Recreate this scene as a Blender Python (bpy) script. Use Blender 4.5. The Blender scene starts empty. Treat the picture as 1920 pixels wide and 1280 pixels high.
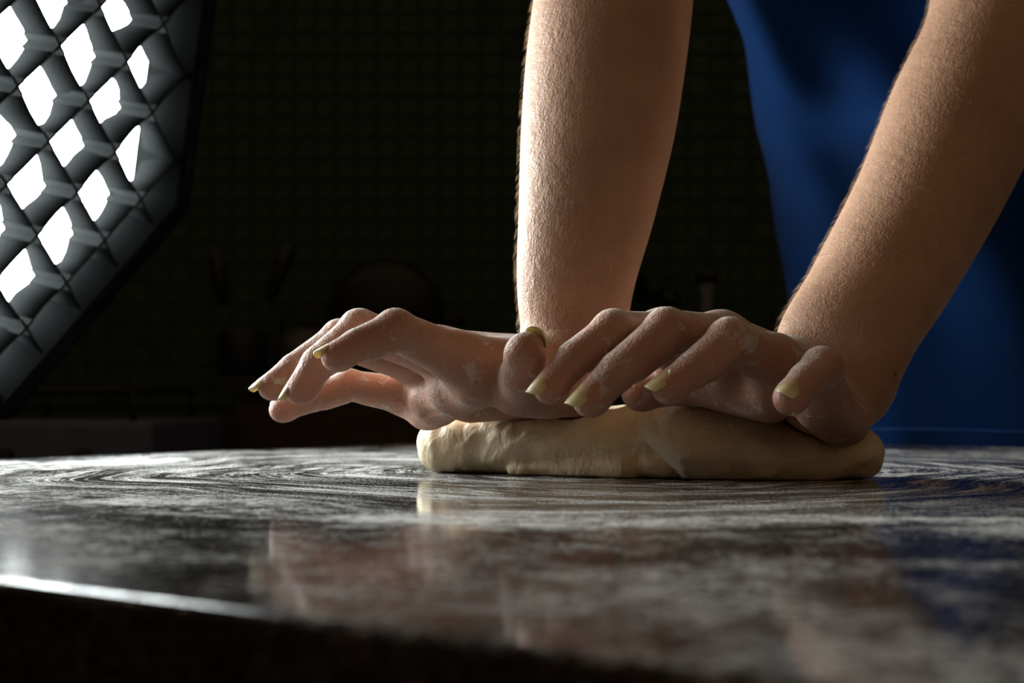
import bpy, bmesh, math, random
import numpy as np
from mathutils import Vector, Matrix

# ---------------------------------------------------------------- camera, world, exposure
F, YH, CAM_H, ZT = 2600.0, 752.0, 39.7, 0.85      # focal length in px, horizon row, camera height above table (mm), table height (m)
scene = bpy.context.scene
COL = scene.collection
cam_data = bpy.data.cameras.new('camera')
cam = bpy.data.objects.new('camera', cam_data)
COL.objects.link(cam)
cam.location = (0, 0, ZT + CAM_H / 1000)
cam.rotation_euler = (math.pi / 2, 0, 0)
cam_data.sensor_width = 36
cam_data.lens = F * 36 / 1920
cam_data.shift_y = (YH - 640) / 1920
cam_data.clip_start = 0.01
cam_data.dof.use_dof = True
cam_data.dof.focus_distance = 0.665
cam_data.dof.aperture_fstop = 10.5
scene.camera = cam
world = bpy.data.worlds.new('world')
scene.world = world
world.use_nodes = True
world.node_tree.nodes['Background'].inputs[0].default_value = (1.0, 0.66, 0.38, 1)
world.node_tree.nodes['Background'].inputs[1].default_value = 0.13
SOFTBOX_STRENGTH = 60.0
scene.view_settings.view_transform = 'Standard'
scene.view_settings.look = 'None'
scene.view_settings.gamma = 1
scene.view_settings.use_curve_mapping = False
scene.view_settings.exposure = 0.0

rng = random.Random(7)
nr = np.random.RandomState(7)


def W(p):
    """table-space millimetres (x right, y away, z above the table top) -> world metres"""
    return Vector((p[0] / 1000, p[1] / 1000, ZT + p[2] / 1000))


# ---------------------------------------------------------------- helpers
def obj(name, me, mat=None, parent=None, **props):
    o = bpy.data.objects.new(name, me)
    COL.objects.link(o)
    if mat is not None and me is not None and not me.materials:
        me.materials.append(mat)
    if parent is not None:
        o.parent = parent
    for k, v in props.items():
        o[k] = v
    return o


def thing(name, label, cat, loc=(0, 0, 0), group=None):
    o = bpy.data.objects.new(name, None)
    o.empty_display_size = 0.05
    COL.objects.link(o)
    o.location = loc
    o['label'] = label
    o['category'] = cat
    if group:
        o['group'] = group
    bpy.context.view_layer.update()
    return o


def bm_obj(name, bm, mat=None, parent=None, smooth=False, **props):
    me = bpy.data.meshes.new(name)
    bmesh.ops.recalc_face_normals(bm, faces=bm.faces)
    bm.to_mesh(me)
    bm.free()
    if smooth:
        me.polygons.foreach_set('use_smooth', [True] * len(me.polygons))
    return obj(name, me, mat, parent, **props)


def box(bm, c, s, bevel=0.0, rot=None):
    m = Matrix.Translation(c)
    if rot is not None:
        m = m @ rot
    r = bmesh.ops.create_cube(bm, size=1, matrix=m @ Matrix.Diagonal((s[0], s[1], s[2], 1)))
    if bevel:
        es = list({e for v in r['verts'] for e in v.link_edges})
        bmesh.ops.bevel(bm, geom=es, offset=bevel, segments=2, affect='EDGES', profile=0.5)


def lathe(bm, prof, seg=32, m=Matrix.Identity(4)):
    """prof: list of (r, z) from bottom to top; closed at the axis when r = 0"""
    rings = []
    for r, z in prof:
        if r < 1e-6:
            rings.append([bm.verts.new(m @ Vector((0, 0, z)))])
        else:
            rings.append([bm.verts.new(m @ Vector((r * math.cos(2 * math.pi * k / seg), r * math.sin(2 * math.pi * k / seg), z))) for k in range(seg)])
    for a, b in zip(rings, rings[1:]):
        for k in range(seg):
            j = (k + 1) % seg
            if len(a) == 1 and len(b) == 1:
                continue
            if len(a) == 1:
                bm.faces.new((a[0], b[k], b[j]))
            elif len(b) == 1:
                bm.faces.new((a[k], a[j], b[0]))
            else:
                bm.faces.new((a[k], a[j], b[j], b[k]))


def tube(bm, pts, rad, seg=10):
    pts = [Vector(p) for p in pts]
    rad = rad if isinstance(rad, (list, tuple)) else [rad] * len(pts)
    rings = []
    up = Vector((0.13, 0.31, 0.94))
    for i, p in enumerate(pts):
        d = (pts[min(i + 1, len(pts) - 1)] - pts[max(i - 1, 0)]).normalized()
        x = d.cross(up)
        if x.length < 1e-3:
            x = d.cross(Vector((1, 0, 0)))
        x.normalize()
        y = d.cross(x)
        rings.append([bm.verts.new(p + rad[i] * (math.cos(2 * math.pi * k / seg) * x + math.sin(2 * math.pi * k / seg) * y)) for k in range(seg)])
    for a, b in zip(rings, rings[1:]):
        for k in range(seg):
            bm.faces.new((a[k], a[(k + 1) % seg], b[(k + 1) % seg], b[k]))
    bm.faces.new(rings[0])
    bm.faces.new(rings[-1])


# ---------------------------------------------------------------- node materials
class Mat:
    def __init__(self, name):
        self.m = bpy.data.materials.new(name)
        self.m.use_nodes = True
        self.nt = self.m.node_tree
        self.n = self.nt.nodes
        self.bsdf = self.n['Principled BSDF']
        self.out = self.n['Material Output']

    def node(self, t, **kw):
        nd = self.n.new(t)
        for k, v in kw.items():
            if k.startswith('_'):
                setattr(nd, k[1:], v)
            else:
                self.set(nd, k, v)
        return nd

    def set(self, nd, k, v):
        sock = nd.inputs[int(k[1:])] if k[0] == 'i' and k[1:].isdigit() else nd.inputs[k.replace('_', ' ')]
        if isinstance(v, bpy.types.NodeSocket):
            self.nt.links.new(v, sock)
        elif isinstance(v, bpy.types.Node):
            self.nt.links.new(v.outputs[0], sock)
        else:
            sock.default_value = v

    def p(self, **kw):
        for k, v in kw.items():
            self.set(self.bsdf, k, v)
        return self

    def link(self, a, b):
        self.nt.links.new(a, b)

    def coords(self):
        return self.node('ShaderNodeTexCoord').outputs['Object']

    def noise(self, vec, scale, detail=4, rough=0.55, dist=0.0):
        return self.node('ShaderNodeTexNoise', Vector=vec, Scale=scale, Detail=detail, Roughness=rough, Distortion=dist).outputs[0]

    def ramp(self, fac, stops, interp='LINEAR'):
        r = self.node('ShaderNodeValToRGB', Fac=fac)
        cr = r.color_ramp
        cr.interpolation = interp
        while len(cr.elements) > 1:
            cr.elements.remove(cr.elements[-1])
        for i, (pos, c) in enumerate(stops):
            e = cr.elements[0] if i == 0 else cr.elements.new(pos)
            e.position = pos
            e.color = tuple(c) + (1,) if isinstance(c, (tuple, list)) else (c, c, c, 1)
        return r.outputs[0]

    def math(self, op, a, b=0.0, c=None, clamp=False):
        nd = self.node('ShaderNodeMath', _operation=op, _use_clamp=clamp, i0=a, i1=b)
        if c is not None:
            self.set(nd, 'i2', c)
        return nd.outputs[0]

    def mix(self, fac, a, b, blend='MIX'):
        nd = self.node('ShaderNodeMix', _data_type='RGBA', _blend_type=blend)
        self.set(nd, 'i0', fac)
        self.set(nd, 'i6', a if not isinstance(a, tuple) else a + (1,))
        self.set(nd, 'i7', b if not isinstance(b, tuple) else b + (1,))
        return nd.outputs[2]

    def attr(self, name):
        return self.node('ShaderNodeAttribute', _attribute_name=name).outputs['Fac']

    def bump(self, height, strength, dist, normal=None):
        b = self.node('ShaderNodeBump', Height=height, Strength=strength, Distance=dist)
        if normal is not None:
            self.set(b, 'Normal', normal)
        return b.outputs[0]


def simple(name, col, rough=0.5, metal=0.0, var=0.15, scale=40, bump=0.0, bscale=200, **kw):
    m = Mat(name)
    c = m.coords()
    n = m.noise(c, scale)
    lo = tuple(x * (1 - var) for x in col)
    hi = tuple(min(1, x * (1 + var)) for x in col)
    m.p(Base_Color=m.ramp(n, [(0.3, lo), (0.7, hi)]), Roughness=rough, Metallic=metal, **kw)
    if bump:
        m.p(Normal=m.bump(m.noise(c, bscale), bump, 0.001))
    return m.m


# skin -------------------------------------------------------------
def skin_material():
    m = Mat('skin')
    c = m.coords()
    base = m.ramp(m.noise(c, 28, 5), [(0.3, (0.42, 0.235, 0.15)), (0.7, (0.52, 0.305, 0.20))])
    base = m.mix(m.math('MULTIPLY', m.attr('red'), 0.75), base, (0.56, 0.235, 0.17))
    # freckles and moles
    v = m.node('ShaderNodeTexVoronoi', Vector=c, Scale=38.0, Randomness=1.0)
    mole = m.ramp(v.outputs['Distance'], [(0.0, 1), (0.035, 1), (0.06, 0)])
    sel = m.ramp(m.node('ShaderNodeSeparateColor', Color=v.outputs['Color']).outputs[0], [(0.86, 0), (0.88, 1)])
    arm = m.math('SUBTRACT', 1.0, m.attr('hand'), clamp=True)
    base = m.mix(m.math('MULTIPLY', m.math('MULTIPLY', mole, sel), arm), base, (0.16, 0.07, 0.04))
    # flour dust: settled on the backs of the hands, flecks elsewhere on them
    fine = m.noise(c, 900, 3, 0.7)
    big = m.noise(c, 110, 4, 0.6)
    dust = m.math('MULTIPLY', m.ramp(m.math('ADD', m.math('MULTIPLY', fine, 0.45), m.math('MULTIPLY', big, 0.55)), [(0.42, 0.25), (0.6, 1.0)]), m.attr('flour'))
    fleck = m.math('MULTIPLY', m.ramp(m.noise(c, 75, 5, 0.72, 0.6), [(0.575, 0), (0.64, 0.55)]), m.attr('hand'))
    dust = m.math('MAXIMUM', dust, fleck)
    col = m.mix(dust, base, (0.70, 0.66, 0.61))
    # relief: pores, fine skin lines, crust of flour
    pores = m.node('ShaderNodeTexVoronoi', Vector=c, Scale=850.0).outputs['Distance']
    st = m.node('ShaderNodeMapping', Vector=c, Scale=(500, 500, 150)).outputs[0]
    lines = m.noise(st, 1.0, 4, 0.6)
    h = m.math('ADD', m.math('MULTIPLY', pores, 0.5), m.math('MULTIPLY', lines, 0.8))
    h = m.math('ADD', h, m.math('MULTIPLY', dust, 0.9))
    h = m.math('ADD', h, m.math('MULTIPLY', m.noise(c, 160, 3), 1.6))
    m.p(Base_Color=col, Roughness=m.ramp(dust, [(0, 0.54), (1, 0.88)]), Specular_IOR_Level=0.45,
        Subsurface_Weight=0.22, Subsurface_Radius=(1.0, 0.35, 0.2), Subsurface_Scale=0.006,
        Normal=m.bump(h, 0.85, 0.0006))
    return m.m


def dough_material():
    m = Mat('dough')
    c = m.coords()
    base = m.ramp(m.noise(c, 45, 5), [(0.3, (0.74, 0.60, 0.37)), (0.7, (0.84, 0.71, 0.47))])
    dust = m.ramp(m.noise(c, 60, 6, 0.75, 0.4), [(0.55, 0), (0.75, 0.55)])
    col = m.mix(dust, base, (0.78, 0.74, 0.64))
    st = m.node('ShaderNodeMapping', Vector=c, Scale=(120, 60, 55), Rotation=(0, 0.35, 0)).outputs[0]
    wr = m.noise(st, 1.0, 6, 0.62, 0.9)
    h = m.math('ADD', m.math('MULTIPLY', wr, 1.0), m.math('MULTIPLY', m.noise(c, 700, 3), 0.12))
    m.p(Base_Color=col, Roughness=0.55, Subsurface_Weight=0.25, Subsurface_Radius=(1.0, 0.7, 0.4), Subsurface_Scale=0.004,
        Normal=m.bump(h, 1.0, 0.0024))
    return m.m


def table_material():
    """polished dark brown stone with a veil of flour, wiped into arcs around the dough (object space: x, y in metres)"""
    m = Mat('floured_stone')
    c = m.coords()
    speck = m.noise(c, 330, 3, 0.75)
    stone = m.ramp(speck, [(0.35, (0.006, 0.005, 0.0045)), (0.55, (0.022, 0.016, 0.012)), (0.72, (0.06, 0.045, 0.035))])
    # polar frame around the place where the dough is worked
    rel = m.node('ShaderNodeVectorMath', _operation='SUBTRACT', i0=c, i1=(0.06, 0.80, 0.0)).outputs[0]
    wob = m.node('ShaderNodeTexNoise', Vector=c, Scale=4.0, Detail=1.5)
    relw = m.node('ShaderNodeVectorMath', _operation='MULTIPLY_ADD', i0=m.node('ShaderNodeVectorMath', _operation='SUBTRACT', i0=wob.outputs['Color'], i1=(0.5, 0.5, 0.5)).outputs[0], i1=(0.22, 0.22, 0.0), i2=rel).outputs[0]
    sx = m.node('ShaderNodeSeparateXYZ', Vector=relw)
    x, y = sx.outputs[0], sx.outputs[1]
    r = m.math('SQRT', m.math('ADD', m.math('MULTIPLY', x, x), m.math('MULTIPLY', y, y)))
    th = m.math('ARCTAN2', y, x)
    def polar(fr, ft):
        return m.node('ShaderNodeCombineXYZ', X=m.math('MULTIPLY', r, fr), Y=m.math('MULTIPLY', th, ft), Z=0.0).outputs[0]
    fine_streak = m.ramp(m.noise(polar(190.0, 5.0), 1.0, 4, 0.65, 0.2), [(0.46, 0.0), (0.60, 1.0)])
    wide_streak = m.ramp(m.noise(polar(38.0, 1.6), 1.0, 5, 0.62, 0.4), [(0.45, 0.0), (0.52, 0.4), (0.57, 1.0)])
    wiped = m.ramp(m.math('ADD', r, m.math('MULTIPLY', m.noise(c, 7, 3), 0.10)), [(0.0, 1), (0.33, 1), (0.41, 0.0)])   # inside: arcs wiped by the hands
    grain = m.noise(c, 620, 3, 0.85)
    mott = m.noise(c, 150, 6, 0.78, 0.25)
    patch = m.noise(c, 11, 4, 0.62, 0.6)
    dens = m.ramp(patch, [(0.38, 0.22), (0.5, 0.6), (0.60, 1.0)])
    speck2 = m.ramp(grain, [(0.44, 0.0), (0.56, 1.0)])
    loose = m.math('MULTIPLY', m.ramp(mott, [(0.41, 0.04), (0.50, 0.35), (0.585, 1.0)]), dens)
    loose = m.math('MULTIPLY', loose, m.ramp(grain, [(0.40, 0.3), (0.56, 1.0)]))
    rim = m.ramp(r, [(0.27, 0), (0.35, 1), (0.38, 0.9), (0.47, 0)])   # flour pushed up at the border of the arcs
    inner = m.math('MULTIPLY', wide_streak, m.math('ADD', m.math('MULTIPLY', fine_streak, 0.65), 0.35))
    inner = m.math('MULTIPLY', inner, m.math('ADD', m.math('MULTIPLY', speck2, 0.6), 0.4))
    inner = m.math('ADD', inner, m.math('MULTIPLY', m.math('MULTIPLY', speck2, fine_streak), 0.45), clamp=True)
    inner = m.math('ADD', inner, m.math('MULTIPLY', m.ramp(mott, [(0.40, 0.0), (0.58, 1.0)]), 0.16), clamp=True)
    outer = m.math('ADD', m.math('MULTIPLY', loose, 0.8), m.math('MULTIPLY', dens, 0.17))
    heap = m.math('MULTIPLY', m.math('MULTIPLY', rim, m.ramp(m.noise(polar(22.0, 1.3), 1.0, 4, 0.6, 0.3), [(0.40, 0.0), (0.52, 1.0)])), m.ramp(grain, [(0.3, 0.75), (0.5, 1.0)]))
    heap = m.math('MULTIPLY', heap, m.ramp(m.math('ADD', m.math('MULTIPLY', mott, 0.6), m.math('MULTIPLY', patch, 0.4)), [(0.40, 0.08), (0.50, 0.55), (0.58, 1.0)]))
    outer = m.math('ADD', outer, m.math('MULTIPLY', heap, 0.8), clamp=True)
    mask = m.node('ShaderNodeMix', _data_type='FLOAT', i0=wiped, i2=outer, i3=inner).outputs[0]
    # loose grains: the cover breaks up into specks
    mask = m.math('ADD', mask, m.math('MULTIPLY', m.math('SUBTRACT', grain, 0.5), 1.3))
    mask = m.ramp(mask, [(0.16, 0.0), (0.42, 0.45), (0.80, 1.0)])
    # only the top side carries flour
    nz = m.node('ShaderNodeSeparateXYZ', Vector=m.node('ShaderNodeNewGeometry').outputs['Normal']).outputs[2]
    mask = m.math('MULTIPLY', mask, m.ramp(nz, [(0.6, 0.12), (0.97, 1)]), clamp=True)
    m.p(Base_Color=stone, Roughness=m.ramp(nz, [(0.9, 0.9), (0.99, 0.10)]), Specular_IOR_Level=m.ramp(nz, [(0.9, 0.04), (0.99, 0.36)]))
    fl = m.node('ShaderNodeBsdfPrincipled', Base_Color=(0.93, 0.92, 0.89, 1), Roughness=0.9, Specular_IOR_Level=0.2,
                Normal=m.bump(m.math('MULTIPLY', m.math('ADD', grain, mott), mask), 0.8, 0.0016))
    mx = m.node('ShaderNodeMixShader', Fac=mask, i1=m.bsdf.outputs[0], i2=fl.outputs[0])
    m.link(mx.outputs[0], m.out.inputs[0])
    return m.m


def cloth_material(name, col, weave=1600, sheen=0.1):
    m = Mat(name)
    c = m.coords()
    n = m.noise(c, 9, 4)
    w = m.node('ShaderNodeTexWave', Vector=c, Scale=weave / 10, Distortion=1.5, Detail=1.0, _bands_direction='DIAGONAL').outputs[1]
    m.p(Base_Color=m.ramp(n, [(0.3, tuple(x * 0.85 for x in col)), (0.7, col)]), Roughness=0.85, Sheen_Weight=sheen,
        Specular_IOR_Level=0.15 if sheen else 0.0, Normal=m.bump(w, 0.15, 0.0004))
    return m.m


def nail_material():
    m = Mat('fingernail')
    c = m.coords()
    t = m.attr('along')
    base = m.ramp(t, [(0.0, (0.70, 0.50, 0.38)), (0.08, (0.56, 0.34, 0.20)), (0.4, (0.60, 0.38, 0.19)), (0.6, (0.66, 0.47, 0.22)), (0.75, (0.80, 0.66, 0.34)), (1.0, (0.88, 0.78, 0.46))])
    n = m.ramp(m.noise(c, 420, 4, 0.7), [(0.5, 0), (0.68, 0.8)])
    col = m.mix(n, base, (0.76, 0.62, 0.33))
    m.p(Base_Color=col, Roughness=0.38, Subsurface_Weight=0.2, Subsurface_Radius=(1, 0.7, 0.4), Subsurface_Scale=0.002,
        Normal=m.bump(m.noise(c, 500, 3), 0.5, 0.0005))
    return m.m


def emit_material(name, col, strength):
    m = Mat(name)
    e = m.node('ShaderNodeEmission', Color=col + (1,), Strength=strength)
    m.link(e.outputs[0], m.out.inputs[0])
    return m.m


M_SKIN, M_DOUGH, M_TABLE, M_NAIL = skin_material(), dough_material(), table_material(), nail_material()
M_SHIRT = cloth_material('blue_jersey', (0.0025, 0.032, 0.135), sheen=0.04)
M_TROUSERS = cloth_material('dark_denim', (0.02, 0.022, 0.03))
M_STITCH = simple('blue_thread', (0.04, 0.16, 0.55), 0.7)
M_GRIDCLOTH = cloth_material('grid_cloth', (0.0058, 0.0062, 0.0064), 2500, 0.0)
M_SHELL = cloth_material('black_nylon', (0.004, 0.005, 0.006), 2500, 0.0)
M_SEAM = simple('seam_tape', (0.0135, 0.0145, 0.0148), 0.9, Specular_IOR_Level=0.0, bump=0.6, bscale=900)


def diffuser_material():
    """white diffuser, with a hot spot added low down to weaken the light on the upper arms (object space: origin at the panel's centre)"""
    m = Mat('lit_diffuser')
    d = m.node('ShaderNodeVectorMath', _operation='DISTANCE', i0=m.coords(), i1=(0.03, 0.125, -0.125)).outputs['Value']
    fall = m.ramp(m.math('MULTIPLY', d, 2.0), [(0.0, 1.0), (0.22, 0.8), (0.5, 0.22), (0.75, 0.06), (1.0, 0.05)], 'EASE')
    e = m.node('ShaderNodeEmission', Color=(0.93, 1.0, 1.0, 1), Strength=m.math('MULTIPLY', fall, SOFTBOX_STRENGTH))
    m.link(e.outputs[0], m.out.inputs[0])
    return m.m


M_DIFF = diffuser_material()
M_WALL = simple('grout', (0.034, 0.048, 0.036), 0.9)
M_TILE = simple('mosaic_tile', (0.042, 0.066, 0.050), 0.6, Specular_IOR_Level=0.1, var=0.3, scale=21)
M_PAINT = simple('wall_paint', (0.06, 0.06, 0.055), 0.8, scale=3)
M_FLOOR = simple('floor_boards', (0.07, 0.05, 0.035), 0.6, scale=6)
M_WOOD = simple('dark_wood', (0.03, 0.018, 0.012), 0.5, scale=30)
M_BLACK = simple('black_enamel', (0.006, 0.007, 0.009), 0.5)
M_STEEL = simple('steel', (0.35, 0.35, 0.36), 0.35, 0.9)
M_GREY = simple('grey_enamel', (0.09, 0.12, 0.20), 0.5)
M_POLE = simple('black_pole', (0.02, 0.02, 0.02), 0.4)
M_CERAMIC = simple('dark_ceramic', (0.05, 0.05, 0.055), 0.3)
hm_ = Mat('fair_arm_hair')
hm_.link(hm_.node('ShaderNodeMixShader', Fac=0.55, i1=hm_.node('ShaderNodeBsdfDiffuse', Color=(0.62, 0.50, 0.36, 1)).outputs[0], i2=hm_.node('ShaderNodeBsdfTranslucent', Color=(0.85, 0.72, 0.55, 1)).outputs[0]).outputs[0], hm_.out.inputs[0])
M_HAIR = hm_.m
M_HEADHAIR = simple('dark_hair', (0.05, 0.03, 0.02), 0.5)
g = Mat('clear_glass')
g.p(Base_Color=(0.9, 0.92, 0.92, 1), Roughness=0.02, Transmission_Weight=1.0, IOR=1.45)
M_GLASS = g.m

# ---------------------------------------------------------------- room shell
RX0, RX1, RY0, RY1, RZ = -2.6, 3.0, -1.6, 3.35, 2.6
T = 0.1


def slab(name, c, s, mat):
    bm = bmesh.new()
    box(bm, (0, 0, 0), s)
    o = bm_obj(name, bm, mat, kind='structure')
    o.location = c
    return o


cx, cy = (RX0 + RX1) / 2, (RY0 + RY1) / 2
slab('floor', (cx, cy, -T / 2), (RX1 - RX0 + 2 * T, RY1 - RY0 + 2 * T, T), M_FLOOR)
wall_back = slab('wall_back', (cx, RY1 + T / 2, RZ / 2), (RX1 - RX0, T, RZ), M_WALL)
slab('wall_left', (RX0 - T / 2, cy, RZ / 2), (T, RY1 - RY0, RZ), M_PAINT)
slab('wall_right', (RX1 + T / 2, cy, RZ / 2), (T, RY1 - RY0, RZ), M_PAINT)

# mosaic tiles on the back wall
TS, TG = 0.050, 0.004
bm = bmesh.new()
box(bm, (0, 0, 0), (TS - TG, 0.008, TS - TG))
bmesh.ops.bevel(bm, geom=[e for e in bm.edges], offset=0.0012, segments=1, affect='EDGES')
tile_me = bpy.data.meshes.new('tile')
bm.to_mesh(tile_me)
bm.free()
tile_me.materials.append(M_TILE)
spots = []
for ix in range(int(-1.55 / TS), int(1.15 / TS)):
    for iz in range(int(0.9 / TS), int(2.15 / TS)):
        spots.append((ix * TS, iz * TS))
spots.sort(key=lambda s: (abs(s[0] + 0.30) / 1.2 + abs(s[1] - 1.45) / 0.6))
tv, tf = [], []
v0 = [v.co.copy() for v in tile_me.vertices]
f0 = [tuple(p.vertices) for p in tile_me.polygons]
wl = Vector(wall_back.location)
for n, (x, z) in enumerate(spots):
    loc = Vector((x, RY1 - 0.003 + rng.uniform(-0.0008, 0.0008), z)) - wl
    if n < 300:
        o = obj('tile', tile_me, None, wall_back)
        o.location = loc
    else:
        b = len(tv)
        tv += [v + loc for v in v0]
        tf += [tuple(i + b for i in f) for f in f0]
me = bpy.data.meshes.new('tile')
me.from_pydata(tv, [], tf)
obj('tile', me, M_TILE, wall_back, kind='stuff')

# ---------------------------------------------------------------- the table
U = np.array([0.815, -0.579])
N = np.array([0.579, 0.815])
TBS0, TBS1, TBT0, TBT1 = -843.0, 950.0, 183.0, 1234.0
table = thing('kneading_table', 'dark polished stone table dusted with flour under the dough', 'table', (0, 0, 0))
ang = math.atan2(U[1], U[0])


def st(s, t):
    return U * s + N * t


cs = st((TBS0 + TBS1) / 2, (TBT0 + TBT1) / 2) / 1000
RT = Matrix.Rotation(ang, 4, 'Z')
bm = bmesh.new()
box(bm, (cs[0], cs[1], ZT - 0.02), ((TBS1 - TBS0) / 1000, (TBT1 - TBT0) / 1000, 0.04), rot=RT)
bmesh.ops.bevel(bm, geom=list(bm.edges), offset=0.004, segments=4, affect='EDGES', profile=0.5)
top = bm_obj('tabletop', bm, M_TABLE, table, smooth=False)
bm = bmesh.new()
box(bm, (cs[0], cs[1], ZT - 0.04 - 0.05), ((TBS1 - TBS0) / 1000 - 0.16, (TBT1 - TBT0) / 1000 - 0.16, 0.1), 0.004, RT)
bm_obj('apron_frame', bm, M_WOOD, table)
for s in (TBS0 + 120, TBS1 - 120):
    for t in (TBT0 + 120, TBT1 - 120):
        q = st(s, t) / 1000
        bm = bmesh.new()
        box(bm, (q[0], q[1], (ZT - 0.14) / 2), (0.08, 0.08, ZT - 0.14), 0.006, RT)
        bm_obj('leg', bm, M_WOOD, table)

# ---------------------------------------------------------------- softbox with its fabric grid
SO = np.array([-355.24, 998.05, 266.13])                 # a crossing of the grid (x, y, z) in mm
SB = np.array([0.2002754, 0.72988979, -0.65356764])
SC = np.array([0.43768729, 0.53016136, 0.72619472])
SN = np.array([0.87653842, -0.43149719, -0.2132852])
CELL, GD, AP = 50.0, 34.0, 5.8                           # cell size, grid depth (mm), apothem in cells
OC = (3.85 - AP, 1.65 - 0.4142 * AP)                     # octagon centre in cells


def SP(i, j, d=0.0):
    """grid cell coordinates + depth towards the front (mm) -> world"""
    return W(SO + CELL * (i * SB + j * SC) + d * SN)


def octagon(scale=1.0):
    R = AP * scale / math.cos(math.pi / 8)
    return [(OC[0] + R * math.cos(math.pi / 8 + k * math.pi / 4), OC[1] + R * math.sin(math.pi / 8 + k * math.pi / 4)) for k in range(8)]


def oct_range(fixed, axis, inset=0.21):
    """extent of the octagon along the line where coordinate `axis` is fixed"""
    a = AP - inset
    rel = fixed - OC[axis]
    if abs(rel) >= a:
        return None
    half = min(a, a * math.sqrt(2) - abs(rel))
    o = OC[1 - axis]
    return o - half, o + half


softbox = thing('softbox', 'black octagonal softbox with lit white panel behind a fabric grid', 'studio light', SP(*OC) * 1.0)
SBI = softbox.matrix_world.inverted()


def sb_obj(name, bm, mat, smooth=False, **kw):
    bmesh.ops.transform(bm, matrix=SBI, verts=bm.verts)
    return bm_obj(name, bm, mat, softbox, smooth, **kw)


bm = bmesh.new()
bm.faces.new([bm.verts.new(SP(i, j, -GD - 7)) for i, j in octagon(0.94)])
me = bpy.data.meshes.new('diffuser_panel')
bmesh.ops.transform(bm, matrix=SBI, verts=bm.verts)
bm.normal_update()
bm.to_mesh(me)
bm.free()
obj('diffuser_panel', me, M_DIFF, softbox, label='glowing white diffuser panel')
# outer shell: lip round the grid and the tapering back
bm = bmesh.new()
prof = [(0.94, -GD - 7), (0.965, -GD - 6), (0.965, 5), (0.972, 9), (0.99, 8), (1.0, 0), (0.99, -60), (0.86, -150), (0.45, -290), (0.16, -350)]
rings = []
for sc_, d in prof:
    rings.append([bm.verts.new(SP(i, j, d)) for i, j in octagon(sc_)])
for a, b in zip(rings, rings[1:]):
    for k in range(8):
        bm.faces.new((a[k], a[(k + 1) % 8], b[(k + 1) % 8], b[k]))
bm.faces.new(rings[-1])
sb_obj('outer_shell', bm, M_SHELL)


def strip(axis, fixed, seed):
    """one fabric strip of the grid; sags a little between the crossings at its rear edge"""
    ext = oct_range(fixed, axis)
    if ext is None:
        return None
    rs = random.Random(seed)
    lo, hi = ext
    n = max(2, int((hi - lo) * 6))
    bm = bmesh.new()
    th = 0.9
    rows = []
    depths = [0.0, -GD * 0.5, -GD]
    ph = [rs.uniform(-1, 1) for _ in range(60)]
    for k in range(n + 1):
        u = lo + (hi - lo) * k / n
        fr = u - math.floor(u)
        bow = math.sin(math.pi * fr) ** 2
        cell = int(math.floor(u)) % 60
        row = []
        for q, d in enumerate(depths):
            off = ph[cell] * (1.5 + 3.2 * q) * bow + 0.5 * q * math.sin(9 * u + seed)
            dd = d + (4.5 * bow * (0.6 + 0.4 * ph[(cell + 7) % 60]) if q == 2 else (-1.0 * bow if q == 0 else 0))
            for s in (-th / 2, th / 2):
                i, j = (fixed + (off + s) / CELL, u) if axis == 0 else (u, fixed + (off + s) / CELL)
                row.append(bm.verts.new(SP(i, j, dd)))
        rows.append(row)
    m_ = len(depths)
    for a, b in zip(rows, rows[1:]):
        for q in range(m_ - 1):
            bm.faces.new((a[2 * q], a[2 * q + 2], b[2 * q + 2], b[2 * q]))
            bm.faces.new((a[2 * q + 1], b[2 * q + 1], b[2 * q + 3], a[2 * q + 3]))
        bm.faces.new((a[0], b[0], b[1], a[1]))
        bm.faces.new((a[-2], a[-1], b[-1], b[-2]))
    return sb_obj('grid_strip', bm, M_GRIDCLOTH, smooth=True)


for axis in (0, 1):
    o = OC[axis]
    for q in range(math.ceil(o - AP + 0.2), math.floor(o + AP - 0.2) + 1):
        strip(axis, float(q), q * 2 + axis)
# border strip that ties the grid to the rim
bm = bmesh.new()
ra = [bm.verts.new(SP(i, j, 2)) for i, j in octagon(0.955)]
rb = [bm.verts.new(SP(i, j, -GD - 4)) for i, j in octagon(0.915)]
rc_ = [bm.verts.new(SP(i, j, -GD - 4)) for i, j in octagon(0.93)]
rd = [bm.verts.new(SP(i, j, 2)) for i, j in octagon(0.962)]
for a, b in ((ra, rb), (rb, rc_), (rc_, rd), (rd, ra)):
    for k in range(8):
        bm.faces.new((a[k], a[(k + 1) % 8], b[(k + 1) % 8], b[k]))
sb_obj('border_strip', bm, M_GRIDCLOTH)
# seam tapes along the depth at the crossings
bm = bmesh.new()
Mx = Matrix((Vector((SB[0], SB[1], SB[2])), Vector((SC[0], SC[1], SC[2])), Vector((SN[0], SN[1], SN[2])))).transposed().to_4x4()
for k in range(8):
    d = (-GD + GD * (k + 0.5) / 8) / 1000
    for sx, sy in ((0.0042, 0), (-0.0042, 0), (0, 0.0042), (0, -0.0042)):
        c = Vector((sx, sy, d))
        size = (0.0075, 0.0024, 0.0036) if sx else (0.0024, 0.0075, 0.0036)
        box(bm, c, size)
seam_me = bpy.data.meshes.new('seam')
bm.to_mesh(seam_me)
bm.free()
seam_me.materials.append(M_SEAM)
for i in range(-3, 5):
    for j in range(-4, 5):
        r0 = oct_range(float(i), 0, 0.5)
        if r0 is None or not (r0[0] < j < r0[1]):
            continue
        o = obj('seam', seam_me, None, softbox)
        o.matrix_local = SBI @ Matrix.Translation(SP(i, j, 0)) @ Mx
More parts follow.
